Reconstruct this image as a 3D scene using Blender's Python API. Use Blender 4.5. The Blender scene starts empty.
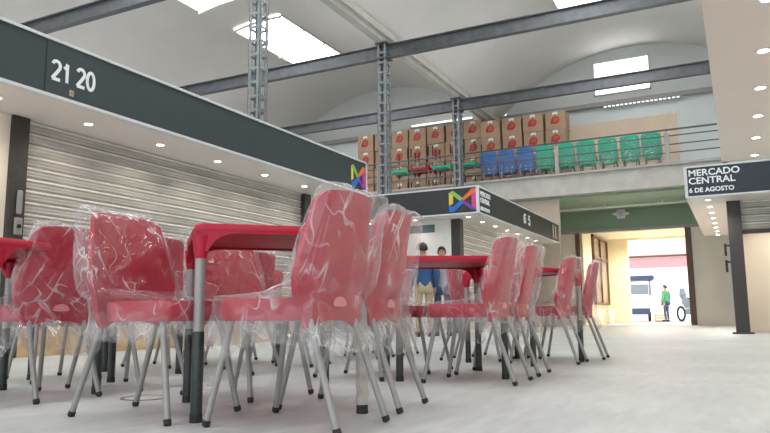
import bpy, bmesh, math, random
from mathutils import Vector, Matrix, noise
D = bpy.data
COL = bpy.context.scene.collection
R = math.radians
PI = math.pi
sc = bpy.context.scene
sc.view_settings.view_transform = 'Standard'
sc.view_settings.look = 'None'
sc.view_settings.exposure = 0.3
sc.cycles.transparent_max_bounces = 48
sc.cycles.max_bounces = 8

# ------------------------------------------------------------------ materials
def nmat(name):
    m = D.materials.new(name); m.use_nodes = True
    nt = m.node_tree
    return m, nt, nt.nodes['Principled BSDF']

def mat(name, c, rough=.6, metal=0., var=.06, scale=6., bump=0., bscale=40., spec=.5, coat=0., emit=0.):
    m, nt, b = nmat(name)
    b.inputs['Roughness'].default_value = rough
    b.inputs['Metallic'].default_value = metal
    b.inputs['Specular IOR Level'].default_value = spec
    b.inputs['Coat Weight'].default_value = coat
    tc = nt.nodes.new('ShaderNodeTexCoord')
    n = nt.nodes.new('ShaderNodeTexNoise'); n.inputs['Scale'].default_value = scale
    n.inputs['Detail'].default_value = 3
    nt.links.new(tc.outputs['Object'], n.inputs['Vector'])
    r = nt.nodes.new('ShaderNodeValToRGB')
    r.color_ramp.elements[0].position = .3; r.color_ramp.elements[1].position = .7
    r.color_ramp.elements[0].color = tuple(x*(1-var) for x in c)+(1,)
    r.color_ramp.elements[1].color = tuple(min(1, x*(1+var)) for x in c)+(1,)
    nt.links.new(n.outputs['Fac'], r.inputs['Fac'])
    nt.links.new(r.outputs['Color'], b.inputs['Base Color'])
    if emit:
        nt.links.new(r.outputs['Color'], b.inputs['Emission Color'])
        b.inputs['Emission Strength'].default_value = emit
    if bump:
        n2 = nt.nodes.new('ShaderNodeTexNoise'); n2.inputs['Scale'].default_value = bscale
        n2.inputs['Detail'].default_value = 4
        nt.links.new(tc.outputs['Object'], n2.inputs['Vector'])
        bp = nt.nodes.new('ShaderNodeBump'); bp.inputs['Strength'].default_value = bump
        bp.inputs['Distance'].default_value = .01
        nt.links.new(n2.outputs['Fac'], bp.inputs['Height'])
        nt.links.new(bp.outputs['Normal'], b.inputs['Normal'])
    return m

def emat(name, c, s):
    m = D.materials.new(name); m.use_nodes = True
    nt = m.node_tree; nt.nodes.remove(nt.nodes['Principled BSDF'])
    e = nt.nodes.new('ShaderNodeEmission'); e.inputs['Color'].default_value = tuple(c)+(1,)
    e.inputs['Strength'].default_value = s
    nt.links.new(e.outputs[0], nt.nodes['Material Output'].inputs[0])
    return m

def floor_mat():
    m, nt, b = nmat('floor_concrete')
    L = nt.links.new
    tc = nt.nodes.new('ShaderNodeTexCoord')
    n = nt.nodes.new('ShaderNodeTexNoise'); n.inputs['Scale'].default_value = .8; n.inputs['Detail'].default_value = 8
    n.inputs['Roughness'].default_value = .65
    L(tc.outputs['Object'], n.inputs['Vector'])
    r = nt.nodes.new('ShaderNodeValToRGB')
    r.color_ramp.elements[0].position = .3; r.color_ramp.elements[0].color = (.375, .41, .415, 1)
    r.color_ramp.elements[1].position = .72; r.color_ramp.elements[1].color = (.53, .555, .55, 1)
    L(n.outputs['Fac'], r.inputs['Fac'])
    # streaky trowel marks
    mp = nt.nodes.new('ShaderNodeMapping'); mp.inputs['Scale'].default_value = (9, 2, 1); mp.inputs['Rotation'].default_value = (0, 0, .5)
    L(tc.outputs['Object'], mp.inputs['Vector'])
    n2 = nt.nodes.new('ShaderNodeTexNoise'); n2.inputs['Scale'].default_value = 2; n2.inputs['Detail'].default_value = 6
    L(mp.outputs[0], n2.inputs['Vector'])
    mx = nt.nodes.new('ShaderNodeMix'); mx.data_type = 'RGBA'; mx.blend_type = 'OVERLAY'; mx.inputs[0].default_value = .35
    L(r.outputs[0], mx.inputs[6]); L(n2.outputs['Fac'], mx.inputs[7])
    L(mx.outputs[2], b.inputs['Base Color'])
    rr = nt.nodes.new('ShaderNodeMapRange'); rr.inputs[3].default_value = .28; rr.inputs[4].default_value = .5
    L(n2.outputs['Fac'], rr.inputs[0]); L(rr.outputs[0], b.inputs['Roughness'])
    bp = nt.nodes.new('ShaderNodeBump'); bp.inputs['Strength'].default_value = .15; bp.inputs['Distance'].default_value = .01
    n3 = nt.nodes.new('ShaderNodeTexNoise'); n3.inputs['Scale'].default_value = 30; n3.inputs['Detail'].default_value = 5
    L(tc.outputs['Object'], n3.inputs['Vector']); L(n3.outputs['Fac'], bp.inputs['Height']); L(bp.outputs[0], b.inputs['Normal'])
    return m

def plastic_mat():
    m = D.materials.new('clear_plastic_film'); m.use_nodes = True
    nt = m.node_tree; L = nt.links.new
    b = nt.nodes['Principled BSDF']; out = nt.nodes['Material Output']
    b.inputs['Base Color'].default_value = (.9, .9, .92, 1)
    b.inputs['Roughness'].default_value = .16
    b.inputs['Specular IOR Level'].default_value = .9
    tc = nt.nodes.new('ShaderNodeTexCoord')
    oi = nt.nodes.new('ShaderNodeObjectInfo')
    ad = nt.nodes.new('ShaderNodeVectorMath'); ad.operation = 'MULTIPLY_ADD'
    L(oi.outputs['Random'], ad.inputs[0]); ad.inputs[1].default_value = (7, 11, 5); L(tc.outputs['Object'], ad.inputs[2])
    def ridge(scale, stretch, rot, width):
        mp = nt.nodes.new('ShaderNodeMapping'); mp.vector_type = 'TEXTURE'; mp.inputs['Scale'].default_value = stretch; mp.inputs['Rotation'].default_value = rot
        L(ad.outputs[0], mp.inputs['Vector'])
        n = nt.nodes.new('ShaderNodeTexNoise'); n.inputs['Scale'].default_value = scale; n.inputs['Detail'].default_value = 1
        L(mp.outputs[0], n.inputs['Vector'])
        s = nt.nodes.new('ShaderNodeMath'); s.operation = 'SUBTRACT'; L(n.outputs['Fac'], s.inputs[0]); s.inputs[1].default_value = .5
        a = nt.nodes.new('ShaderNodeMath'); a.operation = 'ABSOLUTE'; L(s.outputs[0], a.inputs[0])
        r = nt.nodes.new('ShaderNodeMapRange'); L(a.outputs[0], r.inputs[0]); r.inputs[1].default_value = 0; r.inputs[2].default_value = width
        r.inputs[3].default_value = 1; r.inputs[4].default_value = 0
        return r, n
    r1, n1 = ridge(9, (1, 1, 7), (.15, .45, 0), .022)
    r2, n2 = ridge(11, (1, 1, 6), (-.6, -.7, .3), .018)
    mk = nt.nodes.new('ShaderNodeTexNoise'); mk.inputs['Scale'].default_value = 7; mk.inputs['Detail'].default_value = 1; L(ad.outputs[0], mk.inputs['Vector'])
    mkr = nt.nodes.new('ShaderNodeMapRange'); L(mk.outputs['Fac'], mkr.inputs[0]); mkr.inputs[1].default_value = .42; mkr.inputs[2].default_value = .68
    mx0 = nt.nodes.new('ShaderNodeMath'); mx0.operation = 'MAXIMUM'; L(r1.outputs[0], mx0.inputs[0]); L(r2.outputs[0], mx0.inputs[1])
    mxn = nt.nodes.new('ShaderNodeMath'); mxn.operation = 'MULTIPLY_ADD'; L(mx0.outputs[0], mxn.inputs[0]); L(mkr.outputs[0], mxn.inputs[1])
    mk2 = nt.nodes.new('ShaderNodeMath'); mk2.operation = 'MULTIPLY'; L(mkr.outputs[0], mk2.inputs[0]); mk2.inputs[1].default_value = .15; L(mk2.outputs[0], mxn.inputs[2])
    lw = nt.nodes.new('ShaderNodeLayerWeight'); lw.inputs['Blend'].default_value = .45
    f = nt.nodes.new('ShaderNodeMath'); f.operation = 'MULTIPLY_ADD'; L(mxn.outputs[0], f.inputs[0]); f.inputs[1].default_value = FILM[1]; f.inputs[2].default_value = FILM[0]
    pw = nt.nodes.new('ShaderNodeMath'); pw.operation = 'POWER'; L(lw.outputs['Facing'], pw.inputs[0]); pw.inputs[1].default_value = 2.2
    f2 = nt.nodes.new('ShaderNodeMath'); f2.operation = 'MULTIPLY_ADD'; L(pw.outputs[0], f2.inputs[0]); f2.inputs[1].default_value = FILM[2]; L(f.outputs[0], f2.inputs[2])
    f2.use_clamp = True
    hs = nt.nodes.new('ShaderNodeMath'); hs.operation = 'ADD'; L(n1.outputs['Fac'], hs.inputs[0]); L(n2.outputs['Fac'], hs.inputs[1])
    bp = nt.nodes.new('ShaderNodeBump'); bp.inputs['Strength'].default_value = .9; bp.inputs['Distance'].default_value = .03
    L(hs.outputs[0], bp.inputs['Height']); L(bp.outputs[0], b.inputs['Normal'])
    tl = nt.nodes.new('ShaderNodeBsdfTranslucent'); tl.inputs['Color'].default_value = (.85, .85, .87, 1)
    ms = nt.nodes.new('ShaderNodeMixShader'); ms.inputs[0].default_value = .35
    L(b.outputs[0], ms.inputs[1]); L(tl.outputs[0], ms.inputs[2])
    tr = nt.nodes.new('ShaderNodeBsdfTransparent'); tr.inputs['Color'].default_value = (.97, .97, .975, 1)
    gl = nt.nodes.new('ShaderNodeBsdfGlossy'); gl.inputs['Roughness'].default_value = .12; L(bp.outputs[0], gl.inputs['Normal'])
    m0 = nt.nodes.new('ShaderNodeMixShader'); m0.inputs[0].default_value = .07; L(tr.outputs[0], m0.inputs[1]); L(gl.outputs[0], m0.inputs[2])
    mo = nt.nodes.new('ShaderNodeMixShader'); L(f2.outputs[0], mo.inputs[0]); L(m0.outputs[0], mo.inputs[1]); L(ms.outputs[0], mo.inputs[2])
    L(mo.outputs[0], out.inputs[0])
    return m
FILM = (.018, .50, .29)

M = dict(
    red=mat('red_plastic', (.42, .012, .040), .42, spec=.35, var=.05),
    emblem=mat('pale_pink_plastic', (.72, .25, .28), .4),
    blue=mat('blue_plastic', (.02, .20, .62), .4),
    green=mat('green_plastic', (.0, .56, .33), .4),
    steel=mat('grey_tube_steel', (.30, .30, .29), .38, metal=.35, var=.04),
    tip=mat('black_rubber', (.012, .012, .012), .6),
    sleeve=mat('dark_green_sleeve', (.018, .028, .028), .3, var=.2, scale=30, bump=.2),
    foam=mat('grey_foam_wrap', (.42, .40, .37), .7, var=.15, scale=25, bump=.6, bscale=45),
    film=plastic_mat(),
    slate=mat('slate_sign_board', (.030, .048, .053), .45, var=.04),
    dark=mat('charcoal_sign_board', (.028, .033, .035), .45, var=.04),
    navy=mat('navy_sign_board', (.022, .033, .045), .5, var=.03),
    trim=mat('pale_grey_trim', (.62, .66, .67), .4, var=.03),
    soffit=mat('warm_grey_soffit', (.74, .69, .65), .5, var=.02, scale=1),
    bronze=mat('dark_bronze_frame', (.055, .052, .05), .45, metal=.3, var=.12, scale=20),
    beige=mat('beige_wall', (.84, .76, .66), .8, var=.03, scale=2),
    ochre=mat('ochre_panel', (.80, .65, .50), .7, var=.05, scale=2),
    wood=mat('tan_planks', (.50, .36, .20), .6, var=.14, scale=9),
    white=mat('white_paint', (.80, .80, .78), .5, var=.02),
    letter=mat('white_letter', (.82, .88, .9), .5, var=.01),
    teal=mat('teal_grey_panel', (.10, .17, .20), .5, var=.04),
    vault=mat('vault_plaster', (.72, .70, .675), .85, var=.035, scale=.7),
    gable=mat('gable_plaster', (.66, .69, .675), .85, var=.04, scale=.9),
    lowergable=mat('pale_blue_plaster', (.74, .80, .81), .85, var=.04, scale=.9),
    concrete=mat('raw_concrete', (.46, .45, .42), .85, var=.10, scale=3, bump=.3),
    greenp=mat('sage_green_paint', (.24, .34, .24), .6, var=.04, scale=1),
    girder=mat('grey_girder_paint', (.115, .125, .135), .4, metal=.4, var=.18, scale=5),
    lattice=mat('galvanised_lattice', (.21, .23, .24), .42, metal=.4, var=.2, scale=8),
    rail=mat('grey_rail_steel', (.12, .12, .125), .4, metal=.4),
    post=mat('pale_grey_post', (.36, .35, .34), .5),
    card=mat('brown_cardboard', (.42, .285, .19), .8, var=.08, scale=4),
    tape=mat('white_label_paper', (.8, .8, .78), .7),
    logo_red=mat('red_print', (.50, .05, .035), .6, var=.04),
    sky=emat('skylight_glow', (1, 1, 1), 9.),
    lamp=emat('downlight_glow', (1., .93, .80), 14.),
    tube=emat('ledge_light_glow', (1, 1, 1), 2.0),
    cream=mat('cream_wall', (.88, .78, .56), .7, var=.03),
    brown=mat('brown_window_frame', (.13, .075, .045), .5),
    glass=mat('dim_window_pane', (.38, .30, .24), .2, var=.15, scale=3),
    skin=mat('skin', (.50, .28, .19), .5),
    hair=mat('black_hair', (.012, .010, .009), .5),
    shirt=mat('blue_shirt_cloth', (.025, .085, .21), .8, bump=.3),
    shirt2=mat('grey_shirt_cloth', (.25, .28, .33), .8, bump=.3),
    shirt3=mat('green_shirt_cloth', (.10, .36, .17), .8),
    khaki=mat('khaki_cloth', (.46, .36, .24), .8),
    jeans=mat('blue_jeans_cloth', (.05, .08, .15), .8),
    shoe=mat('dark_shoe', (.03, .03, .03), .5),
    street=mat('pale_street', (.55, .52, .48), .8, var=.04),
    pinkw=mat('pink_wall', (.75, .45, .45), .8, var=.03, emit=.55),  # emission stands in for bright sun on the pink facade
    whitew=mat('white_wall', (.85, .85, .85), .8, var=.02, emit=.55),  # emission overexposes the white facade in place of sunlight
    awn=mat('red_awning', (.70, .28, .30), .7, emit=.35),  # slight self-glow makes the awning look sunlit
    cartw=mat('white_cart_paint', (.85, .86, .88), .4, emit=.35),  # street brightness put into the cart paint as emission
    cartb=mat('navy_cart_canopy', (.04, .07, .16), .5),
    greyb=mat('blue_grey_metal', (.20, .25, .30), .5, emit=.1),  # faint emission lifts this metal as outdoor light would
    orange=mat('orange_crate', (.80, .50, .26), .7),
)
M['floor'] = floor_mat()
def shutter_mat():
    m, nt, b = nmat('ribbed_shutter_metal'); L = nt.links.new
    b.inputs['Metallic'].default_value = .2; b.inputs['Roughness'].default_value = .42
    tc = nt.nodes.new('ShaderNodeTexCoord'); mp = nt.nodes.new('ShaderNodeMapping'); mp.inputs['Scale'].default_value = (.5, .7, 6)
    L(tc.outputs['Object'], mp.inputs[0])
    n = nt.nodes.new('ShaderNodeTexNoise'); n.inputs['Scale'].default_value = 2; n.inputs['Detail'].default_value = 4
    L(mp.outputs[0], n.inputs['Vector'])
    r = nt.nodes.new('ShaderNodeValToRGB'); r.color_ramp.elements[0].position = .3; r.color_ramp.elements[1].position = .75
    r.color_ramp.elements[0].color = (.38, .37, .34, 1); r.color_ramp.elements[1].color = (.62, .61, .57, 1)
    L(n.outputs['Fac'], r.inputs[0]); L(r.outputs[0], b.inputs['Base Color'])
    return m
M['shutter'] = shutter_mat()
M['slatgap'] = mat('grey_slat_gap', (.30, .29, .265), .6, var=.2)
M['slatlip'] = mat('slat_lip_highlight', (.74, .73, .69), .35, metal=.2, var=.1)  # rib highlight painted in as a paler metal
for nm, c in dict(lg_yellow=(.75, .62, .08), lg_green=(.22, .50, .10), lg_orange=(.80, .16, .03), lg_pink=(.62, .05, .30), lg_blue=(.02, .16, .55), lg_purple=(.20, .05, .38)).items():
    M[nm] = mat(nm.replace('lg_', 'logo_'), c, .5, var=.03)

# ------------------------------------------------------------------ mesh helpers
class MB:
    def __init__(s): s.v = []; s.f = []; s.mi = []; s.cur = 0
    def add(s, vs, fs):
        o = len(s.v); s.v += [tuple(v) for v in vs]; s.f += [tuple(i+o for i in f) for f in fs]; s.mi += [s.cur]*len(fs)
        return s
    def box(s, x0, x1, y0, y1, z0, z1):
        vs = [(x, y, z) for z in (z0, z1) for y in (y0, y1) for x in (x0, x1)]
        return s.add(vs, [(0, 2, 3, 1), (4, 5, 7, 6), (0, 1, 5, 4), (2, 6, 7, 3), (0, 4, 6, 2), (1, 3, 7, 5)])
    def tube(s, p0, p1, r0, r1=None, n=12, cap=True):
        r1 = r0 if r1 is None else r1
        p0, p1 = Vector(p0), Vector(p1); d = (p1-p0).normalized()
        a = d.orthogonal().normalized(); b = d.cross(a)
        vs = []
        for p, r in ((p0, r0), (p1, r1)):
            vs += [p+(a*math.cos(2*PI*k/n)+b*math.sin(2*PI*k/n))*r for k in range(n)]
        fs = [(k, (k+1) % n, n+(k+1) % n, n+k) for k in range(n)]
        if cap: fs += [tuple(range(n))[::-1], tuple(range(n, 2*n))]
        return s.add(vs, fs)
    def path(s, pts, r, n=8):
        for a, b in zip(pts, pts[1:]): s.tube(a, b, r, n=n)
        return s
    def rings(s, rings, cap0=False, cap1=False):
        n = len(rings[0]); vs = [p for r in rings for p in r]; fs = []
        for i in range(len(rings)-1):
            for k in range(n):
                fs.append((i*n+k, i*n+(k+1) % n, (i+1)*n+(k+1) % n, (i+1)*n+k))
        if cap0: fs.append(tuple(range(n))[::-1])
        if cap1: fs.append(tuple(range((len(rings)-1)*n, len(rings)*n)))
        return s.add(vs, fs)
    def poly(s, pts, off):
        n = len(pts); off = Vector(off)
        vs = [Vector(p) for p in pts]+[Vector(p)+off for p in pts]
        return s.add(vs, [tuple(range(n))[::-1], tuple(range(n, 2*n))]+[(k, (k+1) % n, n+(k+1) % n, n+k) for k in range(n)])
    def mesh(s, name, mats, smooth=False):
        me = D.meshes.new(name); me.from_pydata(s.v, [], s.f); me.update()
        for m in (mats if isinstance(mats, (list, tuple)) else [mats]): me.materials.append(m)
        for p, i in zip(me.polygons, s.mi): p.material_index = i; p.use_smooth = smooth
        bm = bmesh.new(); bm.from_mesh(me); bmesh.ops.recalc_face_normals(bm, faces=bm.faces); bm.to_mesh(me); bm.free()
        if smooth:
            try: me.set_sharp_from_angle(angle=R(42))
            except Exception: pass
        return me
    def build(s, name, mats, parent=None, smooth=False, bevel=0):
        o = D.objects.new(name, s.mesh(name, mats, smooth)); COL.objects.link(o)
        if parent: o.parent = parent
        if bevel:
            b = o.modifiers.new('bevel', 'BEVEL'); b.width = bevel; b.segments = 2; b.limit_method = 'ANGLE'; b.angle_limit = R(50)
        return o

def tag(o, label=None, cat=None, group=None, kind=None):
    if label: o['label'] = label
    if cat: o['category'] = cat
    if group: o['group'] = group
    if kind: o['kind'] = kind
    return o
def empty(name, loc=(0, 0, 0), rz=0):
    o = D.objects.new(name, None); COL.objects.link(o); o.location = loc; o.rotation_euler = (0, 0, rz); o.empty_display_size = .1
    return o
def children(o): return [c for c in D.objects if c.parent is o]
def copy_tree(o, parent=None, kids=None):
    c = o.copy(); COL.objects.link(c); c.parent = parent
    for ch in children(o): copy_tree(ch, c)
    return c
def struct(name, mb, m, label=None, **k):
    o = mb.build(name, m, **k); o['kind'] = 'structure'
    if label: o['label'] = label; o['category'] = name.split('_')[0]
    return o
def box_obj(name, m, parent, *a, bevel=0):
    return MB().box(*a).build(name, m, parent, bevel=bevel)

def text_obj(name, s, size, m, parent, loc, rot, bold=.0, sx=1.0, align='LEFT', extr=.004, space=1.0):
    cu = D.curves.new(name, 'FONT'); cu.body = s; cu.size = size; cu.extrude = extr; cu.offset = bold; cu.align_x = align; cu.space_character = space
    cu.resolution_u = 4
    t = D.objects.new('tmp', cu); COL.objects.link(t)
    dg = bpy.context.evaluated_depsgraph_get(); dg.update()
    me = D.meshes.new_from_object(t.evaluated_get(dg), depsgraph=dg)
    D.objects.remove(t)
    me.materials.clear(); me.materials.append(m)
    o = D.objects.new(name, me); COL.objects.link(o); o.location = loc; o.rotation_euler = rot; o.scale = (sx, 1, 1)
    if parent: o.parent = parent
    return o

# ------------------------------------------------------------------ camera
F = 690.8195
yaw, pit, rol = R(26.9693), R(8.12793), R(-.48914)
f = Vector((-math.sin(yaw)*math.cos(pit), math.cos(yaw)*math.cos(pit), math.sin(pit)))
r = Vector((math.cos(yaw), math.sin(yaw), 0)); u = r.cross(f)
r2 = r*math.cos(rol)+u*math.sin(rol); u2 = -r*math.sin(rol)+u*math.cos(rol)
cam = D.cameras.new('camera'); co = D.objects.new('camera', cam); COL.objects.link(co)
cam.sensor_width = 36; cam.lens = F*36/770; cam.clip_end = 200; cam.clip_start = .05
co.matrix_world = Matrix((r2, u2, -f)).transposed().to_4x4(); co.location = (0, 0, .39)
sc.camera = co

# ------------------------------------------------------------------ world and lights
w = D.worlds.new('world'); sc.world = w; w.use_nodes = True
bg = w.node_tree.nodes['Background']; bg.inputs[0].default_value = (.93, .97, 1, 1); bg.inputs[1].default_value = 1.45
sun = D.lights.new('sun', 'SUN'); sun.energy = 9; sun.angle = R(2); so = D.objects.new('sun', sun); COL.objects.link(so)
so.rotation_euler = (R(-48), R(6), 0)

# ------------------------------------------------------------------ shell
X0, X1, YB, YF = -16.9, 11.3, -9., 24.
struct('floor', MB().box(X0-.3, X1+.3, YB, 29.2, -.3, 0), M['floor'])
RV, HV, ZS = 6.31, 4.7, 7.35
ZC = 9.45-RV
def vault_z(dx): return ZC+math.sqrt(RV*RV-dx*dx)
NA = 28
for c in (-12.2, -2.8, 6.6):
    mb = MB(); vs = []; fs = []
    for k in range(NA+1):
        dx = -HV+2*HV*k/NA; z = vault_z(dx)
        for (y, dz) in ((YB, 0), (YF, 0), (YF, .15), (YB, .15)): vs.append((c+dx, y, z+dz))
    for k in range(NA):
        a = 4*k
        for j in range(4): fs.append((a+j, a+(j+1) % 4, a+4+(j+1) % 4, a+4+j))
    struct('ceiling', mb.add(vs, fs), M['vault'], smooth=True)
# skylights following the curve
n = 1
for c in (-12.2, -2.8, 6.6):
    for y0 in (-4.8, .4, 5.7, 11.0, 16.25):
        y1 = y0+3.7; g = MB(); fr = MB(); K = 8
        a0, a1 = -1.35, .45
        pts = [(a0+(a1-a0)*k/K) for k in range(K+1)]
        vs = []
        for dx in pts:
            z = vault_z(dx)-.03
            vs += [(c+dx, y0, z), (c+dx, y1, z)]
        g.add(vs, [(2*k, 2*k+1, 2*k+3, 2*k+2) for k in range(K)])
        for yy in [y0, y0+1.23, y0+2.46, y1]:
            for k in range(K):
                za, zb = vault_z(pts[k])-.09, vault_z(pts[k+1])-.09
                fr.tube((c+pts[k], yy, za), (c+pts[k+1], yy, zb), .045, n=6)
        for dx in (a0, a1): fr.tube((c+dx, y0, vault_z(dx)-.03), (c+dx, y1, vault_z(dx)-.03), .03, n=6)
        o = struct(f'window_{n}', g, M['sky']); fr.build('window_frame', M['vault'], o); n += 1
# end (gable) wall
mb = MB()
vs = []; fs = []
for c in (-12.2, -2.8, 6.6):
    o = len(vs)
    for k in range(NA+1):
        dx = -HV+2*HV*k/NA
        vs += [(c+dx, YF, 7.5), (c+dx, YF, vault_z(dx)+.02), (c+dx, YF+.2, 7.5), (c+dx, YF+.2, vault_z(dx)+.02)]
    for k in range(NA):
        a = o+4*k
        if vs[a+1][2] < 7.5 or vs[a+5][2] < 7.5: continue
        fs += [(a, a+4, a+5, a+1), (a+2, a+3, a+7, a+6), (a+1, a+5, a+7, a+3)]
struct('wall_gable', mb.add(vs, fs), M['gable'])
struct('wall_end_upper', MB().box(X0, X1, YF, YF+.2, 4.57, 7.5), M['lowergable'])
# gable window
wn = struct('window_%d' % n, MB().box(-3.96, -2.18, YF-.04, YF-.01, 7.88, 8.99), emat('gable_window_glow', (1, 1, 1), 3.0), bevel=0)
fr = MB(); [fr.box(*b) for b in ((-4.0, -3.95, YF-.07, YF, 7.84, 9.03), (-2.19, -2.14, YF-.07, YF, 7.84, 9.03), (-4.0, -2.14, YF-.07, YF, 7.84, 7.88), (-4.0, -2.14, YF-.07, YF, 8.99, 9.03))]
fr.build('window_frame', M['white'], wn)
struct('trim_1', MB().box(X0, X1, YF-.22, YF, 7.42, 7.56), M['post'])
struct('wall_left', MB().box(X0-.2, X0, YB, YF+.2, 0, 7.5), M['vault'])
struct('wall_right', MB().box(X1, X1+.2, YB, YF+.2, 0, 7.5), M['vault'])
# end wall under the mezzanine
struct('wall_end_green', MB().box(-5.7, 4, YF, YF+.25, 3.18, 3.9), M['greenp'])
struct('wall_end_left', MB().box(X0, -4.88, YF+.001, YF+.25, 0, 3.18), M['beige'])
struct('wall_end_right', MB().box(-1.24, X1, YF+.001, YF+.25, 0, 3.18), M['beige'])
struct('trim_2', MB().box(-5.7, 4, YF-.04, YF+.2, 3.10, 3.2), M['post'])
struct('door_1', MB().box(-4.88, -4.73, YF-.06, YF+.2, 0, 3.1).box(-1.42, -1.24, YF-.06, YF+.2, 0, 3.1), M['brown'])
struct('ceiling_mezzanine', MB().box(X0, X1, 20.9, YF, 3.84, 3.9), M['greenp'])
struct('wall_stair_side', MB().box(X0, -4.70, 20.9, 21.05, 0, 3.84), mat('tan_wall_paint', (.50, .42, .35), .8, var=.04))
struct('floor_mezzanine', MB().box(X0, X1, 20.6, YF, 3.9, 4.57), M['concrete'])
struct('trim_3', MB().box(X0, X1, 20.52, 20.6, 4.5, 4.57), M['post'])
# vestibule and outer doorway
struct('wall_vestibule_left', MB().box(-4.9, -4.7, YF+.25, 29, 0, 3.35), M['cream'])
struct('wall_vestibule_right', MB().box(-1.2, -1.0, YF+.25, 29, 0, 3.35), M['cream'])
struct('ceiling_vestibule', MB().box(-4.9, -1.0, YF+.25, 29, 3.35, 3.5), M['cream'])
struct('wall_vestibule_end', MB().box(-4.9, -3.86, 29, 29.2, 0, 3.35).box(-3.86, -1.2, 29, 29.2, 3.28, 3.35), M['cream'])
for yy in (25.6, 27.6):  # invented lamps, added to brighten the vestibule and end wall
    o = empty('added_ceiling_lamp', (-2.9, yy, 3.35)); tag(o, 'added round fill lamp in the exit vestibule ceiling, ' + ('closer to the hall' if yy < 26 else 'closer to the street'), 'lamp')
    MB().rings([[(math.cos(2*PI*k/20)*rr, math.sin(2*PI*k/20)*rr, z) for k in range(20)] for rr, z in ((.12, 0), (.11, -.015), (.09, -.015))], False, False).build('added_lamp_rim', M['white'], o, smooth=True)
    MB().rings([[(math.cos(2*PI*k/20)*.09, math.sin(2*PI*k/20)*.09, z) for k in range(20)] for z in (-.004, -.01)], True, True).build('lamp_lens', M['lamp'], o)
    l = D.lights.new('added_lamp_beam', 'SPOT'); l.energy = 260; l.spot_size = R(165); l.spot_blend = .6; l.shadow_soft_size = .08; l.color = (1, .90, .76)
    ob = D.objects.new('added_lamp_beam', l); COL.objects.link(ob); ob.location = (-2.9, yy, 3.28)
wv = struct('window_%d' % (n+1), MB().box(-4.71, -4.66, 25.9, 28.7, .72, 3.2), M['glass'])
fr = MB()
for y in (25.85, 27.2, 28.68): fr.box(-4.7, -4.60, y, y+.12, .7, 3.25)
for z in (.7, 2.4, 3.18): fr.box(-4.7, -4.60, 25.85, 28.8, z, z+.09)
fr.build('window_frame', M['brown'], wv)
o = empty('waste_bin', (-4.5, 28.0, 0)); tag(o, 'small white bin by the cream wall inside the street exit', 'bin')
MB().rings([[(math.cos(2*PI*k/20)*rr, math.sin(2*PI*k/20)*rr, z) for k in range(20)] for rr, z in ((.13, 0), (.15, .45), (.155, .48))], True, False).build('bin_body', M['white'], o, smooth=True)
MB().rings([[(math.cos(2*PI*k/20)*rr, math.sin(2*PI*k/20)*rr, z) for k in range(20)] for rr, z in ((.16, .48), (.16, .51), (.10, .55))], True, True).build('lid', M['trim'], o, smooth=True)
# white pipe, lamp and vent under the mezzanine
tag(MB().tube((-9, 22.5, 3.72), (2, 22.5, 3.72), .04).tube((-3.6, 22.5, 3.72), (-3.6, 22.5, 3.837), .02).tube((-1.9, 22.5, 3.72), (-1.9, 22.5, 3.837), .02).build('overhead_pipe', M['white'], smooth=True),
    'white pipe hung under the mezzanine before the green end wall', 'pipe')
o = empty('wall_lamp', (-3.34, 23.98, 3.68)); tag(o, 'white four-lobed lamp fixed on the green end wall', 'lamp')
MB().poly([(-.3, 0, 0), (-.14, 0, -.07), (-.12, 0, -.16), (.12, 0, -.16), (.14, 0, -.07), (.3, 0, 0), (.14, 0, .07), (.12, 0, .14), (-.12, 0, .14), (-.14, 0, .07)], (0, -.06, 0)).build('lamp_plate', M['white'], o)
MB().box(-.09, .09, -.12, -.06, -.09, .09).build('lamp_shade', M['trim'], o, bevel=.02)
tag(MB().box(-2.75, -2.2, 23.0, 23.25, 3.80, 3.84).build('ceiling_vent', M['dark']), 'short dark vent slot in the green ceiling beside the white lamp', 'vent')
# ledge lamps
o = empty('strip_lamp', (-2.6, 23.72, 7.36)); tag(o, 'long perforated strip lamp under the ledge below the gable window', 'lamp')
MB().box(-1.1, 1.4, -.05, .05, 0, .06).build('lamp_body', M['post'], o)
for k in range(18): MB().box(-1.05+k*.135, -.98+k*.135, -.04, .04, -.015, 0).build('lamp_lens', M['tube'], o)
o = empty('ledge_tube_lamp', (-9.7, 23.7, 7.56)); tag(o, 'bright tube lamp lying on the ledge above the cartons', 'lamp')
MB().tube((-1.15, 0, .07), (1.3, 0, .07), .035, n=10).build('tube_light', M['tube'], o, smooth=True)
MB().box(-1.2, 1.35, -.05, .05, 0, .035).build('lamp_base', M['white'], o)
tag(MB().box(-5.1, -1.42, YF-.05, YF, 4.65, 6.90).build('wall_board', M['ochre']), 'large ochre board on the upper end wall behind the green chairs', 'board')

M['gutter'] = mat('aged_gutter_paint', (.50, .48, .45), .7, var=.08, scale=3)
# valley gutters
for x, lab in ((-7.5, 'whitish valley gutter between the two visible roof vaults, resting on the lattice columns'), (1.9, 'whitish valley gutter of the roof above the nearer right stall')):
    g = MB()
    prof = [(-.17, .30), (-.15, .08), (-.08, 0), (.08, 0), (.15, .08), (.17, .30)]
    vs = [];
    for y in (YB, YF-.01):
        vs += [(x+a, y, 7.12+b) for a, b in prof]
    g.add(vs, [(k, k+1, 7+k, 6+k) for k in range(5)])
    g.tube((x-.19, YB, 7.24), (x-.19, YF-.1, 7.24), .035, n=8); g.tube((x+.19, YB, 7.24), (x+.19, YF-.1, 7.24), .035, n=8)
    tag(g.build('roof_gutter', M['gutter'], smooth=True), lab, 'gutter')
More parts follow.
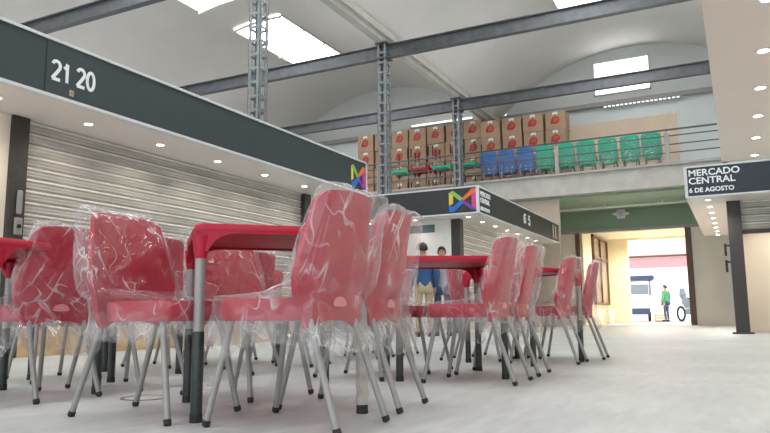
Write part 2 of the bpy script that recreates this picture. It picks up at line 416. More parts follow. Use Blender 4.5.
# tie beams
for y, lab in ((4.65, 'grey steel tie beam overhead, the one nearest the tables'), (9.7, 'grey steel tie beam rising from behind the numbered stall sign'),
               (14.75, 'grey steel tie beam crossing below the left vault skylight'), (19.8, 'grey steel tie beam crossing in front of the gable window')):
    o = empty('tie_beam', (0, y, 6.73)); tag(o, lab, 'beam', 'tie beams under the roof vaults', 'thing')
    MB().box(X0, X1, -.012, .012, .02, .32).build('web', M['girder'], o)
    MB().box(X0, X1, -.08, .08, .32, .345).build('top_flange', M['girder'], o)
    MB().box(X0, X1, -.08, .08, 0, .022).build('bottom_flange', M['girder'], o)
# lattice columns
def lattice(y, z0, lab):
    o = empty('lattice_column', (-7.5, y, z0)); tag(o, lab, 'column', 'lattice steel columns along the left stalls', 'thing')
    s = .125; H = 7.12-z0
    for sx in (-1, 1):
        for sy in (-1, 1):
            a = MB(); x0, x1 = sorted((sx*s, sx*(s-.065))); y0, y1 = sorted((sy*s, sy*(s-.065)))
            a.box(x0, x1, *sorted((sy*s, sy*(s-.008))), 0, H); a.box(*sorted((sx*s, sx*(s-.008))), y0, y1, 0, H)
            a.build('corner_angle', M['lattice'], o)
    z = .2
    while z < H-.1:
        b = MB()
        for sg in (-1, 1):
            b.box(-s, s, sg*s-.006, sg*s+.006, z, z+.05); b.box(sg*s-.006, sg*s+.006, -s, s, z+.0, z+.05)
            b.add([(sg*s+.004, -s, z), (sg*s+.004, -s+.05, z), (sg*s+.004, -s+.05, z+.1), (sg*s+.004, -s, z+.1)], [(0, 1, 2, 3)])
        b.build('batten', M['lattice'], o)
        z += .26
    MB().box(-.17, .17, -.17, .17, H-.03, H).build('head_plate', M['girder'], o)
    MB().box(-.17, .17, -.17, .17, H-.42, H-.39).build('beam_seat_plate', M['girder'], o)
lattice(9.7, 3.03, 'lattice steel column rising behind the numbered stall sign')
lattice(14.75, 3.0, 'lattice steel column beside the far end of the numbered sign, before the cartons')
lattice(19.8, 3.0, 'lattice steel column between the cartons and the blue chair stacks')

# ------------------------------------------------------------------ logo
def logo(parent, origin, ux, uz, wd, ht, nrm):
    """M ribbon logo; origin lower-left, ux horizontal unit, uz up unit."""
    o = Vector(origin); ux = Vector(ux); uz = Vector(uz); nr = Vector(nrm)
    lg = empty('stall_logo'); lg.parent = parent
    def q(nm, pts):
        mb = MB(); mb.poly([o+ux*(a*wd)+uz*(b*ht)+nr*.004 for a, b in pts], nr*.008); mb.build(nm, M[{'a': 'lg_yellow', 'b': 'lg_green', 'c': 'lg_orange', 'd': 'lg_pink', 'e': 'lg_blue', 'g': 'lg_purple'}[nm[-1]]], lg)
    names = {}
    for key, pts in (('a', [(0, .3), (.15, .38), (.15, .98), (0, .9)]), ('b', [(0, .9), (.15, .98), (.5, .62), (.42, .46), (.15, .76)]),
                     ('c', [(.42, .52), (.52, .46), (1, .86), (1, 1), (.85, 1)]), ('d', [(.84, .2), (1, .05), (1, .86), (.84, .74)]),
                     ('e', [(0, .0), (.2, .0), (.58, .42), (.5, .56), (.15, .24), (0, .3)]), ('g', [(.5, .38), (.6, .46), (1, .05), (.84, .04)])):
        mb = MB(); mb.poly([o+ux*(a*wd)+uz*(b*ht)+nr*.004 for a, b in pts], nr*(.006+.002*'abcdeg'.index(key)))
        mb.build('ribbon', M[{'a': 'lg_yellow', 'b': 'lg_green', 'c': 'lg_orange', 'd': 'lg_pink', 'e': 'lg_blue', 'g': 'lg_purple'}[key]], lg)
    return lg

def digit(parent, ch, o, ux, uz, nr, w_, h_, st, m, name='stall_number'):
    o, ux, uz, nr = Vector(o), Vector(ux), Vector(uz), Vector(nr)
    arc = lambda cx_, cy_, rx, ry, a0, a1, n_=12: [(cx_+rx*math.cos(R(a0+(a1-a0)*k/n_)), cy_+ry*math.sin(R(a0+(a1-a0)*k/n_))) for k in range(n_+1)]
    P = {'2': [arc(.5, .74, .42, .24, 165, -25)+[(.62, .42), (.08, .02)], [(.08, .02), (.95, .02)]],
         '1': [[(.62, 0), (.62, 1)], [(.62, 1), (.50, .82), (.22, .72)]],
         '0': [arc(.5, .5, .42, .48, 0, 360, 24)],
         '6': [arc(.5, .30, .42, .29, 0, 360, 20), [(.09, .36), (.14, .66), (.32, .90), (.58, .98), (.86, .86)]],
         '5': [[(.86, .97), (.24, .97), (.14, .52)], arc(.47, .32, .42, .31, 125, -155, 16)]}[ch]
    mb = MB()
    for li, line in enumerate(P):
        pts = [Vector((a*w_, b*h_)) for a, b in line]; Lf, Rt = [], []
        for i, p in enumerate(pts):
            d = (pts[min(i+1, len(pts)-1)]-pts[max(i-1, 0)])
            if ch in '06' and li == 0 and i in (0, len(pts)-1): d = pts[1]-pts[-2]
            d = d.normalized(); q = Vector((-d.y, d.x))*st/2
            Lf.append(p+q); Rt.append(p-q)
        n_ = len(pts); dz = nr*(.004+.0012*li); vs = [o+ux*p.x+uz*p.y+dz for p in Lf+Rt]+[o+ux*p.x+uz*p.y for p in Lf+Rt]
        fs = []
        for i in range(n_-1):
            fs += [(i, i+1, n_+i+1, n_+i), (i, 2*n_+i, 2*n_+i+1, i+1), (n_+i, n_+i+1, 3*n_+i+1, 3*n_+i)]
        fs += [(0, n_, 3*n_, 2*n_), (n_-1, 3*n_-1, 4*n_-1, 2*n_-1)]
        mb.add(vs, fs)
    return mb.build(name, m, parent)
def downlights(parent, pts, z):
    for x, y in pts:
        a = MB().rings([[(x+math.cos(2*PI*k/20)*rr, y+math.sin(2*PI*k/20)*rr, zz) for k in range(20)] for rr, zz in ((.062, z), (.058, z-.010), (.043, z-.008), (.041, z))], False, False)
        o = a.build('downlight', M['white'], parent, smooth=True)
        MB().rings([[(x+math.cos(2*PI*k/20)*.041, y+math.sin(2*PI*k/20)*.041, zz) for k in range(20)] for zz in (z-.002, z-.007)], True, True).build('lamp_lens', M['lamp'], o)

def spots(pts, z, power=14):
    for x, y in pts:
        l = D.lights.new('downlight_beam', 'SPOT'); l.energy = power; l.spot_size = R(150); l.spot_blend = .8; l.shadow_soft_size = .045; l.color = (1, .90, .78)
        o = D.objects.new('downlight_beam', l); COL.objects.link(o); o.location = (x, y, z-.06)
def shutter(parent, x0, y0, x1, y1, z0, z1, nrm, pitch=.122):
    """roller shutter between two ground points, ribs towards nrm"""
    a = MB(); a.cur = 0
    p0, p1, nr = Vector((x0, y0, 0)), Vector((x1, y1, 0)), Vector(nrm)
    nz = int(round((z1-z0)/pitch)); prof = []
    for k in range(nz):
        z = z0+(z1-z0)*k/nz; h = (z1-z0)/nz
        prof += [(.0, z, 1), (.0, z+h*.12, 0), (.012, z+h*.20, 0), (.012, z+h*.34, 1), (.006, z+h*.40, 0), (.012, z+h*.48, 0), (.012, z+h*.62, 1), (.006, z+h*.68, 0), (.020, z+h*.78, 2), (.024, z+h*.86, 2), (.014, z+h*.95, 0)]
    prof.append((0, z1, 0))
    for (d0, za, mi), (d1, zb, _) in zip(prof, prof[1:]):
        a.cur = mi
        a.add([p0+nr*d0+Vector((0, 0, za)), p1+nr*d0+Vector((0, 0, za)), p1+nr*d1+Vector((0, 0, zb)), p0+nr*d1+Vector((0, 0, zb))], [(0, 1, 2, 3)])
    o = a.build('roller_shutter', [M['shutter'], M['slatgap'], M['slatlip']], parent)
    bb = MB(); lo, hi = p0-nr*.03, p1+nr*.05
    bb.box(min(lo.x, hi.x), max(lo.x, hi.x), min(lo.y, hi.y), max(lo.y, hi.y), z0-.07, z0); bb.build('bottom_bar', M['bronze'], o)
    return o

# ---- stall 1 (long, left)
k1 = empty('market_stall', (-7.5, 6, 0)); tag(k1, 'long closed market stall with slate sign board numbered 21 20', 'market stall')
def W(x, y, z=0): return (x, y, z)
def at(mb_parent_loc, o):  # keep world coordinates of a child mesh
    o.location = -Vector(mb_parent_loc); return o
def rebase(parent):
    for c in children(parent): c.location = c.location - parent.location
box_obj('sign_board', M['slate'], k1, -5.70, -5.64, .8, 10.38, 2.48, 3.0)
for z in (2.45, 3.0): box_obj('edge_trim', M['trim'], k1, -5.71, -5.625, .8, 10.39, z, z+.03)
box_obj('edge_trim', M['trim'], k1, -5.71, -5.625, 10.355, 10.39, 2.45, 3.03)
box_obj('end_board', M['slate'], k1, -10, -5.70, 10.32, 10.38, 2.45, 3.03)
box_obj('soffit', M['soffit'], k1, -10, -5.70, .8, 10.32, 2.452, 2.49)
box_obj('stall_roof', M['trim'], k1, -10, -5.70, .8, 10.32, 2.96, 3.0)
box_obj('side_wall', M['beige'], k1, -6.72, -6.5, .8, 4.39, 0, 2.45)
box_obj('end_wall', M['beige'], k1, -10, -6.5, 9.89, 9.97, 0, 2.45)
box_obj('plinth', M['wood'], k1, -6.62, -6.47, 4.58, 9.7, 0, .30)
shutter(k1, -6.55, 4.58, -6.55, 9.7, .37, 2.45, (1, 0, 0))
p = box_obj('frame_post', M['bronze'], k1, -6.62, -6.46, 4.37, 4.56, 0, 2.45, bevel=.006)
MB().box(-6.46, -6.42, 4.45, 4.51, 1.43, 1.68).build('pull_handle', M['steel'], p, bevel=.02)
MB().box(-6.46, -6.43, 4.44, 4.53, 1.22, 1.40).build('lock_plate', M['steel'], p, bevel=.015)
MB().tube((-6.43, 4.485, 1.31), (-6.42, 4.485, 1.31), .022).build('keyhole', M['tip'], p)
box_obj('frame_post', M['bronze'], k1, -6.62, -6.46, 9.7, 9.89, 0, 2.45, bevel=.006)
downlights(k1, [(-6.1, 1.86+1.04*k) for k in range(9)], 2.452)
npn = box_obj('number_panel', M['slate'], k1, -5.64, -5.634, 4.10, 4.70, 2.485, 2.995)
for ch, y in (('2', 4.155), ('1', 4.268), ('2', 4.432), ('0', 4.548)):
    digit(npn, ch, (-5.633, y, 2.63 if y < 4.4 else 2.635), (0, 1, 0), (0, 0, 1), (1, 0, 0), .098 if ch != '1' else .09, .185, .032, M['letter'])
MB().box(-5.636, -5.628, 4.36, 4.41, 2.515, 2.575).build('small_sticker', mat('faded_sticker', (.35, .33, .22), .6, var=.3, scale=40), npn)
logo(k1, (-5.64, 9.84, 2.5), (0, 1, 0), (0, 0, 1), .46, .42, (1, 0, 0))
rebase(k1)
spots([(-6.1, 1.86+1.04*k) for k in range(9)], 2.452)

# ---- stall 2 (middle, corner)
k2 = empty('market_stall', (-8, 17, 0)); tag(k2, 'corner market stall at the middle with ribbon logo and charcoal sign board', 'market stall')
box_obj('sign_board', M['dark'], k2, -11, -4.68, 13.37, 13.43, 2.48, 3.0)
box_obj('sign_board', M['dark'], k2, -4.71, -4.65, 13.43, 20.5, 2.48, 3.0)
for z in (2.45, 3.0):
    box_obj('edge_trim', M['trim'], k2, -11, -4.635, 13.355, 13.44, z, z+.03)
    box_obj('edge_trim', M['trim' if z < 2.9 else 'trim'], k2, -4.72, -4.635, 13.44, 20.5, z, z+.025)
box_obj('edge_trim', M['trim'], k2, -4.69, -4.633, 13.353, 13.41, 2.45, 3.03)
box_obj('soffit', M['soffit'], k2, -11, -4.71, 13.43, 20.5, 2.452, 2.49)
box_obj('stall_roof', M['trim'], k2, -11, -4.71, 13.43, 20.5, 2.94, 2.98)
box_obj('front_wall', M['white'], k2, -7.10, -5.5, 13.97, 14.05, 0, 2.452)
box_obj('front_wall', M['teal'], k2, -11, -7.10, 13.99, 14.07, 0, 2.452)
box_obj('wall_panel', M['teal'], k2, -6.9, -5.88, 13.955, 13.97, 2.19, 2.36)
box_obj('frame_post', M['bronze'], k2, -5.5, -5.29, 13.97, 14.18, 0, 2.452, bevel=.006)
box_obj('side_wall', M['beige'], k2, -5.50, -5.42, 16.95, 20.4, 0, 2.452)
box_obj('rear_wall', M['beige'], k2, -11, -5.42, 20.32, 20.4, 0, 2.452)
shutter(k2, -5.42, 14.18, -5.42, 16.9, .3, 2.45, (1, 0, 0), .14)
box_obj('plinth', M['beige'], k2, -5.50, -5.40, 14.18, 16.95, 0, .23)
downlights(k2, [(-5.03, 13.8+.92*k) for k in range(7)]+[(-6.23-1.15*k, 13.7) for k in range(3)], 2.452)
logo(k2, (-5.29, 13.37, 2.51), (1, 0, 0), (0, 0, 1), .6, .46, (0, -1, 0))
for s, z, sz in (('MERCADO', 2.835, .105), ('CENTRAL', 2.695, .105), ('6 DE AGOSTO', 2.535, .075)):
    text_obj('sign_lettering', s, sz*1.36, M['letter'], k2, (-4.646, 13.5, z), (PI/2, 0, PI/2), bold=.0032, sx=.95 if sz > .1 else .9)
for ch, y in (('6', 16.75), ('5', 17.15)):
    digit(k2, ch, (-4.648, y, 2.64), (0, 1, 0), (0, 0, 1), (1, 0, 0), .19, .22, .05, M['letter'])
box_obj('number_panel', M['dark'], k2, -4.65, -4.645, 19.6, 20.3, 2.5, 2.98)
box_obj('sign_strip', M['trim'], k2, -4.645, -4.64, 19.75, 19.82, 2.55, 2.92)
box_obj('sign_strip', M['trim'], k2, -4.645, -4.64, 20.05, 20.12, 2.55, 2.92)
rebase(k2)
spots([(-5.03, 13.8+.92*k) for k in range(7)], 2.452, 5)
spots([(-6.23-1.15*k, 13.7) for k in range(2)], 2.452, 4)

# ---- stall 3 (near right, overhead soffit)
k3 = empty('market_stall', (2, 6, 0)); tag(k3, 'overhanging market stall on the right with pale soffit of recessed lights', 'market stall')
box_obj('soffit', M['soffit'], k3, -.02, 3, 1.5, 10.34, 2.425, 2.46)
box_obj('sign_board', M['navy'], k3, -.075, -.02, 1.5, 10.40, 2.45, 3.0)
box_obj('sign_board', M['navy'], k3, -.075, 3, 10.34, 10.40, 2.45, 3.0)
for z in (2.42, 3.0): box_obj('edge_trim', M['trim' if z > 2.9 else 'soffit'], k3, -.085, -.01, 1.5, 10.41, z, z+.03)
box_obj('edge_trim', M['soffit'], k3, -.085, 3, 10.33, 10.41, 2.42, 2.45)
box_obj('stall_roof', M['trim'], k3, -.02, 3, 1.5, 10.34, 2.94, 2.97)
box_obj('side_wall', M['beige'], k3, .78, .86, 3.0, 9.9, 0, 2.425)
box_obj('rear_wall', M['beige'], k3, .86, 3, 9.82, 9.9, 0, 2.425)
downlights(k3, [(.305, 1.9+1.02*k) for k in range(9)], 2.425)
rebase(k3)
spots([(.305, 1.9+1.02*k) for k in range(9)], 2.425)

# ---- stall 4 (far right)
k4 = empty('market_stall', (3, 17, 0)); tag(k4, 'far market stall lettered MERCADO CENTRAL with half-raised ribbed shutter', 'market stall')
sb = box_obj('sign_board', M['navy'], k4, -.70, 6, 13.37, 13.43, 2.45, 2.97)
box_obj('sign_board', M['navy'], k4, -.73, -.67, 13.43, 20.4, 2.45, 2.97)
for z in (2.42, 2.965): box_obj('edge_trim', M['trim'], k4, -.735, 6, 13.355, 13.44, z, z+.03)
box_obj('edge_trim', M['trim'], k4, -.74, -.69, 13.353, 13.44, 2.42, 2.995)
box_obj('edge_trim', M['soffit'], k4, -.735, -.66, 13.44, 20.4, 2.42, 2.45)
box_obj('soffit', M['soffit'], k4, -.67, 6, 13.43, 20.4, 2.425, 2.45)
box_obj('stall_roof', M['trim'], k4, -.67, 6, 13.43, 20.4, 2.93, 2.96)
p = box_obj('frame_post', M['bronze'], k4, -.10, .13, 14.12, 14.34, 0, 2.425, bevel=.006)
MB().box(-.16, .19, 14.06, 14.40, 0, .03).build('base_plate', M['bronze'], p)
for z in (1.42, 1.12): MB().box(-.19, -.15, 14.16, 14.24, z, z+.22).box(-.15, -.10, 14.16, 14.24, z+.17, z+.2).build('pull_handle', M['tip'], p)
box_obj('side_wall', M['beige'], k4, -.02, .06, 14.34, 20.3, 0, 2.425)
box_obj('back_panel', M['beige'], k4, .06, 6, 15.6, 15.7, 0, 2.425)
shutter(k4, .13, 14.22, 6, 14.22, 1.88, 2.42, (0, -1, 0), .135)
downlights(k4, [(-.39, 13.77+.92*k) for k in range(8)]+[(.75+1.1*k, 14.9) for k in range(3)], 2.425)  # last three, behind the shutter, are unseen and added to light the recess
for s, z, sz in (('MERCADO', 2.812, .118), ('CENTRAL', 2.668, .118), ('6 DE AGOSTO', 2.515, .082)):
    text_obj('sign_lettering', s, sz*1.38, M['letter'], k4, (-.672, 13.366, z), (PI/2, 0, 0), bold=.0032, sx=1.06 if sz > .1 else 1.0)
rebase(k4)
spots([(-.39, 13.77+.92*k) for k in range(8)], 2.425, 48)
spots([(.75+1.1*k, 14.9) for k in range(3)], 2.425, 40)  # added light for the recess, from unseen lamps behind the shutter

# ------------------------------------------------------------------ chairs
def se_ring(w_, y0, y1, z, n=36, e=4.5, ymid=None):
    yc, hy = (y0+y1)/2, (y1-y0)/2; out = []
    for k in range(n):
        t = 2*PI*k/n; c, s = math.cos(t), math.sin(t)
        out.append((w_*math.copysign(abs(c)**(2/e), c), yc+hy*math.copysign(abs(s)**(2/e), s), z))
    return out
def back_w(z):
    P = [(.347, .168), (.40, .190), (.46, .215), (.53, .235), (.60, .228), (.70, .205), (.80, .186), (.84, .182)]
    for (a, wa), (b, wb) in zip(P, P[1:]):
        if z <= b:
            t = (z-a)/(b-a); t = max(0, t); return wa+(wb-wa)*t
    return P[-1][1]
def back_y(z):
    t = (z-.365)/.46
    return -.135-.02*math.sin(t*PI*.9)*1.2-.085*t*t
def make_backrest(wide=False):
    nu, nv = 16, 18; vs = []; fs = []
    top = lambda s: .832-.012*s*s-.03*max(0, abs(s)-.8)/.2*max(0, abs(s)-.8)/.2
    bot = lambda s: .347+.028*(1-s*s)
    for j in range(nv+1):
        for i in range(nu+1):
            s = -1+2*i/nu; z = bot(s)+(top(s)-bot(s))*j/nv
            wz = back_w(z) if not wide else .262-.02*max(0, .45-z)/.09
            vs.append((s*wz, back_y(z)+.045*abs(s)**2.4*min(1, max(.25, (z-.36)/.12))-.006, z))
    for j in range(nv):
        for i in range(nu):
            a = j*(nu+1)+i; fs.append((a, a+1, a+nu+2, a+nu+1))
    # solid thickness
    N = len(vs)
    vs2 = [(x*.985, y+.022, z-(0.004 if z > .8 else 0)) for x, y, z in vs]
    fs2 = [tuple(i+N for i in f_)[::-1] for f_ in fs]
    rim = [i for i in range(nu+1)]+[(j*(nu+1)+nu) for j in range(1, nv+1)]+[nv*(nu+1)+i for i in range(nu-1, -1, -1)]+[j*(nu+1) for j in range(nv-1, 0, -1)]
    rf = [(rim[k], rim[(k+1) % len(rim)], rim[(k+1) % len(rim)]+N, rim[k]+N) for k in range(len(rim))]
    return MB().add(vs+vs2, fs+fs2+rf)
def make_seat():
    rg = [se_ring(.205, -.14, .265, .374), se_ring(.212, -.145, .275, .39), se_ring(.214, -.145, .275, .435), se_ring(.206, -.14, .266, .452),
          se_ring(.17, -.12, .22, .452), se_ring(.10, -.06, .14, .444), se_ring(.03, .02, .06, .441)]
    rg = [[(x*(1-.22*max(0, .12-y)/.26), y, z) for x, y, z in q] for q in rg]
    return MB().rings(rg, True, True)
def bag_mesh(seed, small=False):
    rnd = random.Random(seed); off = Vector((rnd.uniform(0, 50), rnd.uniform(0, 50), rnd.uniform(0, 50)))
    zb = rnd.uniform(.22, .31); lean = rnd.uniform(-.03, .03); flare = rnd.uniform(0, .05)
    P = [(zb, .280, -.225, .232), ((zb+.36)/2, .282, -.222, .234), (.36, .286, -.195, .230), (.41, .286, -.180, .226), (.445, .284, -.18, .230), (.462, .270, -.18, .234), (.466, .16, -.185, .236),
         (.474, .04, -.19, .240), (.50, -.05, -.20, .243), (.56, -.085, -.21, .246), (.62, -.10, -.222, .240), (.68, -.115, -.232, .228), (.74, -.135, -.243, .214), (.785, -.155, -.256, .205), (.812, -.17, -.262, .202), (.830, -.19, -.262, .192), (.838, -.21, -.255, .09)]
    n_ = 72 if not small else 28; rg = []
    if small: P = P[::2]+[P[-1]]
    for i, (z, yf, yb, w_) in enumerate(P):
        ring = []
        base = se_ring(w_, yb, yf, z, n_, 5)
        yc = (yf+yb)/2
        for k, (x, y, zz) in enumerate(base):
            t = 2*PI*k/n_
            nv = noise.noise(Vector((math.cos(t)*2.2, math.sin(t)*2.2, z*3))+off)
            nv2 = noise.noise(Vector((math.cos(t)*7, math.sin(t)*7, z*4))+off)
            amp = .026 if z < .40 else (.012 if z < .5 else .016)
            hang = max(0, (.46-z))/.2
            d = nv*amp*(1+hang)+nv2*.009+.003
            rr = math.hypot(x, y-yc) or 1
            x2 = x+x/rr*d+lean*max(0, z-.5)*1.5; y2 = y+(y-yc)/rr*max(d, -.002 if z > .46 else -.01)
            if z > .55: x2 *= 1+flare*(z-.55)*2*(1 if x > 0 else .3)
            z2 = zz+nv*(.07 if i == 0 else .03 if i == 1 else .006)
            if i >= len(P)-4: z2 += .012*abs(math.cos(t))**3*(i >= len(P)-3)+nv2*.010
            ring.append((x2, y2, z2))
        rg.append(ring)
    return MB().rings(rg, False, True).mesh('plastic_cover', M['film'], True)

def chair_proto(colour, bag):
    root = empty('plastic_chair', (0, 0, 0))
    make_seat().build('seat', colour, root, smooth=True)
    b = make_backrest().build('backrest', colour, root, smooth=True)
    e = MB().poly([(math.cos(PI*k/10)*.045, back_y(.43)-.008, .428+math.sin(PI*k/10)*.030) for k in range(11)]+[(-.03, back_y(.43)-.008, .422), (.03, back_y(.43)-.008, .422)], (0, -.004, 0)).build('half_moon_slot', M['emblem'] if colour is M['red'] else M['tape'], b)
    for (a, z1, c) in ((( .165, .20), .39, (.205, .28)), ((-.165, .20), .39, (-.205, .28)), ((.150, -.125), .375, (.170, -.255)), ((-.150, -.125), .375, (-.170, -.255))):
        top = Vector((a[0], a[1], z1)); ft = Vector((c[0], c[1], 0)); d = (ft-top)
        e1 = top+d*.955
        l = MB().tube(top, e1, .0125, n=14).build('leg', M['steel'], root, smooth=True)
        MB().tube(top+d*.94, top+d*.985, .0145, n=14).tube(top+d*.985, ft+Vector((0, 0, .002)), .0145, .011, n=14).build('foot_cap', M['tip'], l, smooth=True)
    c = D.objects.new('plastic_cover', bag); COL.objects.link(c); c.parent = root
    return root
bags = [bag_mesh(s) for s in range(3, 12)]
red_proto = chair_proto(M['red'], bags[0])
CH = [  # rear-feet middle, front-feet middle, label
    ((-1.165, 2.17), (-1.73, 2.18), 'red chair in clear plastic whose tall back cuts across the nearest tabletop'),
    ((-1.245, 2.72), (-1.77, 2.66), 'red chair in plastic, tall narrow back just beyond the wrapped table leg'),
    ((-2.43, 2.125), (-1.885, 2.14), 'red plastic-wrapped chair facing the nearest table, crumpled film over its open seat'),
    ((-2.54, 2.89), (-1.98, 2.80), 'red wrapped chair on the shutter side of the nearest table, behind its front seat'),
    ((-2.865, 2.33), (-3.41, 2.35), 'red wrapped chair seen from behind, pushed to the table by the bronze stall post'),
    ((-2.81, 2.91), (-3.39, 2.92), 'red wrapped chair mostly hidden, second along the table by the bronze stall post'),
    ((-4.27, 3.14), (-3.71, 2.98), 'red wrapped chair between the planked stall plinth and the table by its post'),
    ((-2.47, 3.99), (-1.91, 3.94), 'red wrapped chair facing the second table, below the people standing'),
    ((-2.43, 4.50), (-1.87, 4.50), 'red wrapped chair second along the shutter side of the second table'),
    ((-1.105, 3.94), (-1.66, 3.93), 'red wrapped chair at the second table, its shiny seat before that tabletop'),
    ((-1.13, 4.53), (-1.69, 4.50), 'red wrapped chair overlapped by its twin at the second table'),
    ((-2.9, 3.95), (-3.46, 3.93), 'small red wrapped chair seen under the nearest table edge, before the shutter'),
    ((-2.93, 4.70), (-3.5, 4.62), 'red wrapped chair behind the one seen under the nearest table edge'),
    ((-4.455, 4.23), (-3.9, 4.23), 'red wrapped chair close to the planked stall plinth, middle of its row'),
    ((-4.45, 4.85), (-3.88, 4.90), 'red wrapped chair close to the stall plinth, third along its row'),
    ((-2.37, 5.78), (-1.79, 5.80), 'red wrapped chair on the shutter side of the third table'),
    ((-2.27, 6.34), (-1.70, 6.34), 'red wrapped chair past the third table on its shutter side'),
    ((-1.10, 5.64), (-1.67, 5.64), 'red wrapped chair with ruffled back at the third table, first toward the street exit'),
    ((-1.03, 6.28), (-1.60, 6.24), 'farthest red wrapped chair along the aisle, closest to the street exit'),
    ((-2.88, 5.72), (-3.45, 5.70), 'red wrapped chair at the table between the shutter and the third table'),
    ((-2.9, 6.30), (-3.47, 6.30), 'red wrapped chair farthest along the row nearer the shutter'),
]
first = True
for i, (rm, fm, lab) in enumerate(CH):
    o = red_proto if i == 0 else copy_tree(red_proto)
    dx, dy = fm[0]-rm[0], fm[1]-rm[1]
    o.location = ((rm[0]+fm[0])/2, (rm[1]+fm[1])/2, 0); o.rotation_euler = (0, 0, math.atan2(dy, dx)-PI/2)
    tag(o, lab, 'chair', 'red plastic-wrapped chairs around the tables')
    for c in children(o):
        if c.name.startswith('plastic_cover'): c.data = bags[i % len(bags)]

# ------------------------------------------------------------------ tables
def make_table(colour, wrap_leg=None, slim=False):
    root = empty('dining_table', (0, 0, 0)); h = .350
    rg = [se_ring(h-.012, -(h-.012), h-.012, .720, 64, 22), se_ring(h, -h, h, .722, 64, 22), se_ring(h, -h, h, .740, 64, 22), se_ring(h-.006, -(h-.006), h-.006, .748, 64, 22)]
    MB().rings(rg, True, True).build('tabletop', colour, root, smooth=True)
    # apron with arched corners
    ap = MB(); t = .018; hh = h-.002
    prof = [(-hh, .638), (-hh+.048, .640), (-hh+.056, .652), (-hh+.070, .676), (-hh+.095, .696), (-hh+.13, .708), (-hh+.17, .711)]
    prof += [(-p, z) for p, z in prof[::-1]]
    for q in range(4):
        rot = Matrix.Rotation(q*PI/2, 3, 'Z')
        for (a, za), (b, zb) in zip(prof, prof[1:]):
            vs = [rot @ Vector(p) for p in ((a, -hh, za), (b, -hh, zb), (b, -hh, .722), (a, -hh, .722), (a, -hh+t, za), (b, -hh+t, zb), (b, -hh+t, .722), (a, -hh+t, .722))]
            ap.add(vs, [(0, 1, 2, 3), (5, 4, 7, 6), (0, 4, 5, 1), (0, 3, 7, 4), (1, 5, 6, 2)])
    ap.build('apron', colour, root)
    k = 0
    for sx, sy in ((-1, -1), (1, -1), (1, 1), (-1, 1)):
        cx_, cy_ = sx*(h-.026), sy*(h-.026)
        l = MB().tube((cx_, cy_, .30), (cx_, cy_, .70), .0205, n=18).build('leg', M['steel'], root, smooth=True)
        sk = MB().rings([[(cx_+rr*math.cos(2*PI*j/18), cy_+rr*math.sin(2*PI*j/18), z) for j in range(18)] for rr, z in ((.0225, .612), (.028, .64), (.034, .70))], True, False)
        sk.build('leg_socket', colour, l, smooth=True)
        if wrap_leg == k:
            rr_ = random.Random(5)
            MB().rings([[(cx_+(.024+.0025*math.sin(z*95+j*.35))*math.cos(2*PI*j/20), cy_+(.024+.0025*math.sin(z*95+j*.35))*math.sin(2*PI*j/20), z) for j in range(20)] for z in [.035+.0115*q for q in range(26)]], True, True).build('foam_wrap', M['foam'], l, smooth=True)
        else:
            MB().rings([[(cx_+rr*math.cos(2*PI*j/18), cy_+rr*math.sin(2*PI*j/18), z) for j in range(18)] for rr, z in ((.0225, .03), (.0225, .33), (.0215, .335))], True, True).build('dark_sleeve', M['sleeve'], l, smooth=True)
        MB().tube((cx_, cy_, .0), (cx_, cy_, .032), .0245, .0235, n=18).build('foot_cap', M['tip'], l, smooth=True)
        k += 1
    return root
t1 = make_table(M['red'], 1); t1.location = (-1.845, 2.505, 0); t1.rotation_euler = (0, 0, R(45.5))
tag(t1, 'nearest red square table with grey legs, one leg wrapped in foam', 'table', 'red square tables')
tp = make_table(M['red'])
TB = [((-1.747, 4.236), 33.7, 'red square table second from the camera, in front of the two people'),
      ((-1.60, 5.64), -21, 'red square table third along the aisle, its corner between chair backs'),
      ((-3.29, 2.23), 7, 'red square table beside the bronze stall post'),
      ((-3.80, 3.36), 6, 'red square table hidden behind the chairs between the bronze post and the shutter'),
      ((-3.72, 4.60), 38, 'red square table by the shutter, glimpsed under the nearest table'),
      ((-3.6, 6.35), 30, 'red square table farthest along the row by the shutter')]
for i, ((x, y), a, lab) in enumerate(TB):
    o = tp if i == 0 else copy_tree(tp)
    o.location = (x, y, 0); o.rotation_euler = (0, 0, R(a)); tag(o, lab, 'table', 'red square tables')

# ------------------------------------------------------------------ mezzanine
ZM = 4.57
def railing():
    o = empty('steel_railing', (0, 20.7, ZM)); tag(o, 'grey steel railing of four bars along the mezzanine edge', 'railing')
    x = -16.9+.35
    for x in (-16.8, -13.85, -10.75, -7.72, -4.65, -1.53, 1.6, 4.7, 7.8):
        wdt = .06
        MB().box(x-wdt, x+wdt, -.05, .05, 0, .88).build('rail_post', M['post'], o, bevel=.01)
    for z, rr in ((.97, .028), (.79, .018), (.54, .018), (.30, .018)):
        MB().tube((-16.9, -.02, z), (11.3, -.02, z), rr, n=10).build('rail_bar', M['rail'], o, smooth=True)
    for x in (-16.8, -13.85, -10.75, -7.72, -4.65, -1.53, 1.6, 4.7, 7.8):
        MB().box(x-.012, x+.012, -.03, .0, .88, .97).build('rail_bracket', M['rail'], o)
railing()
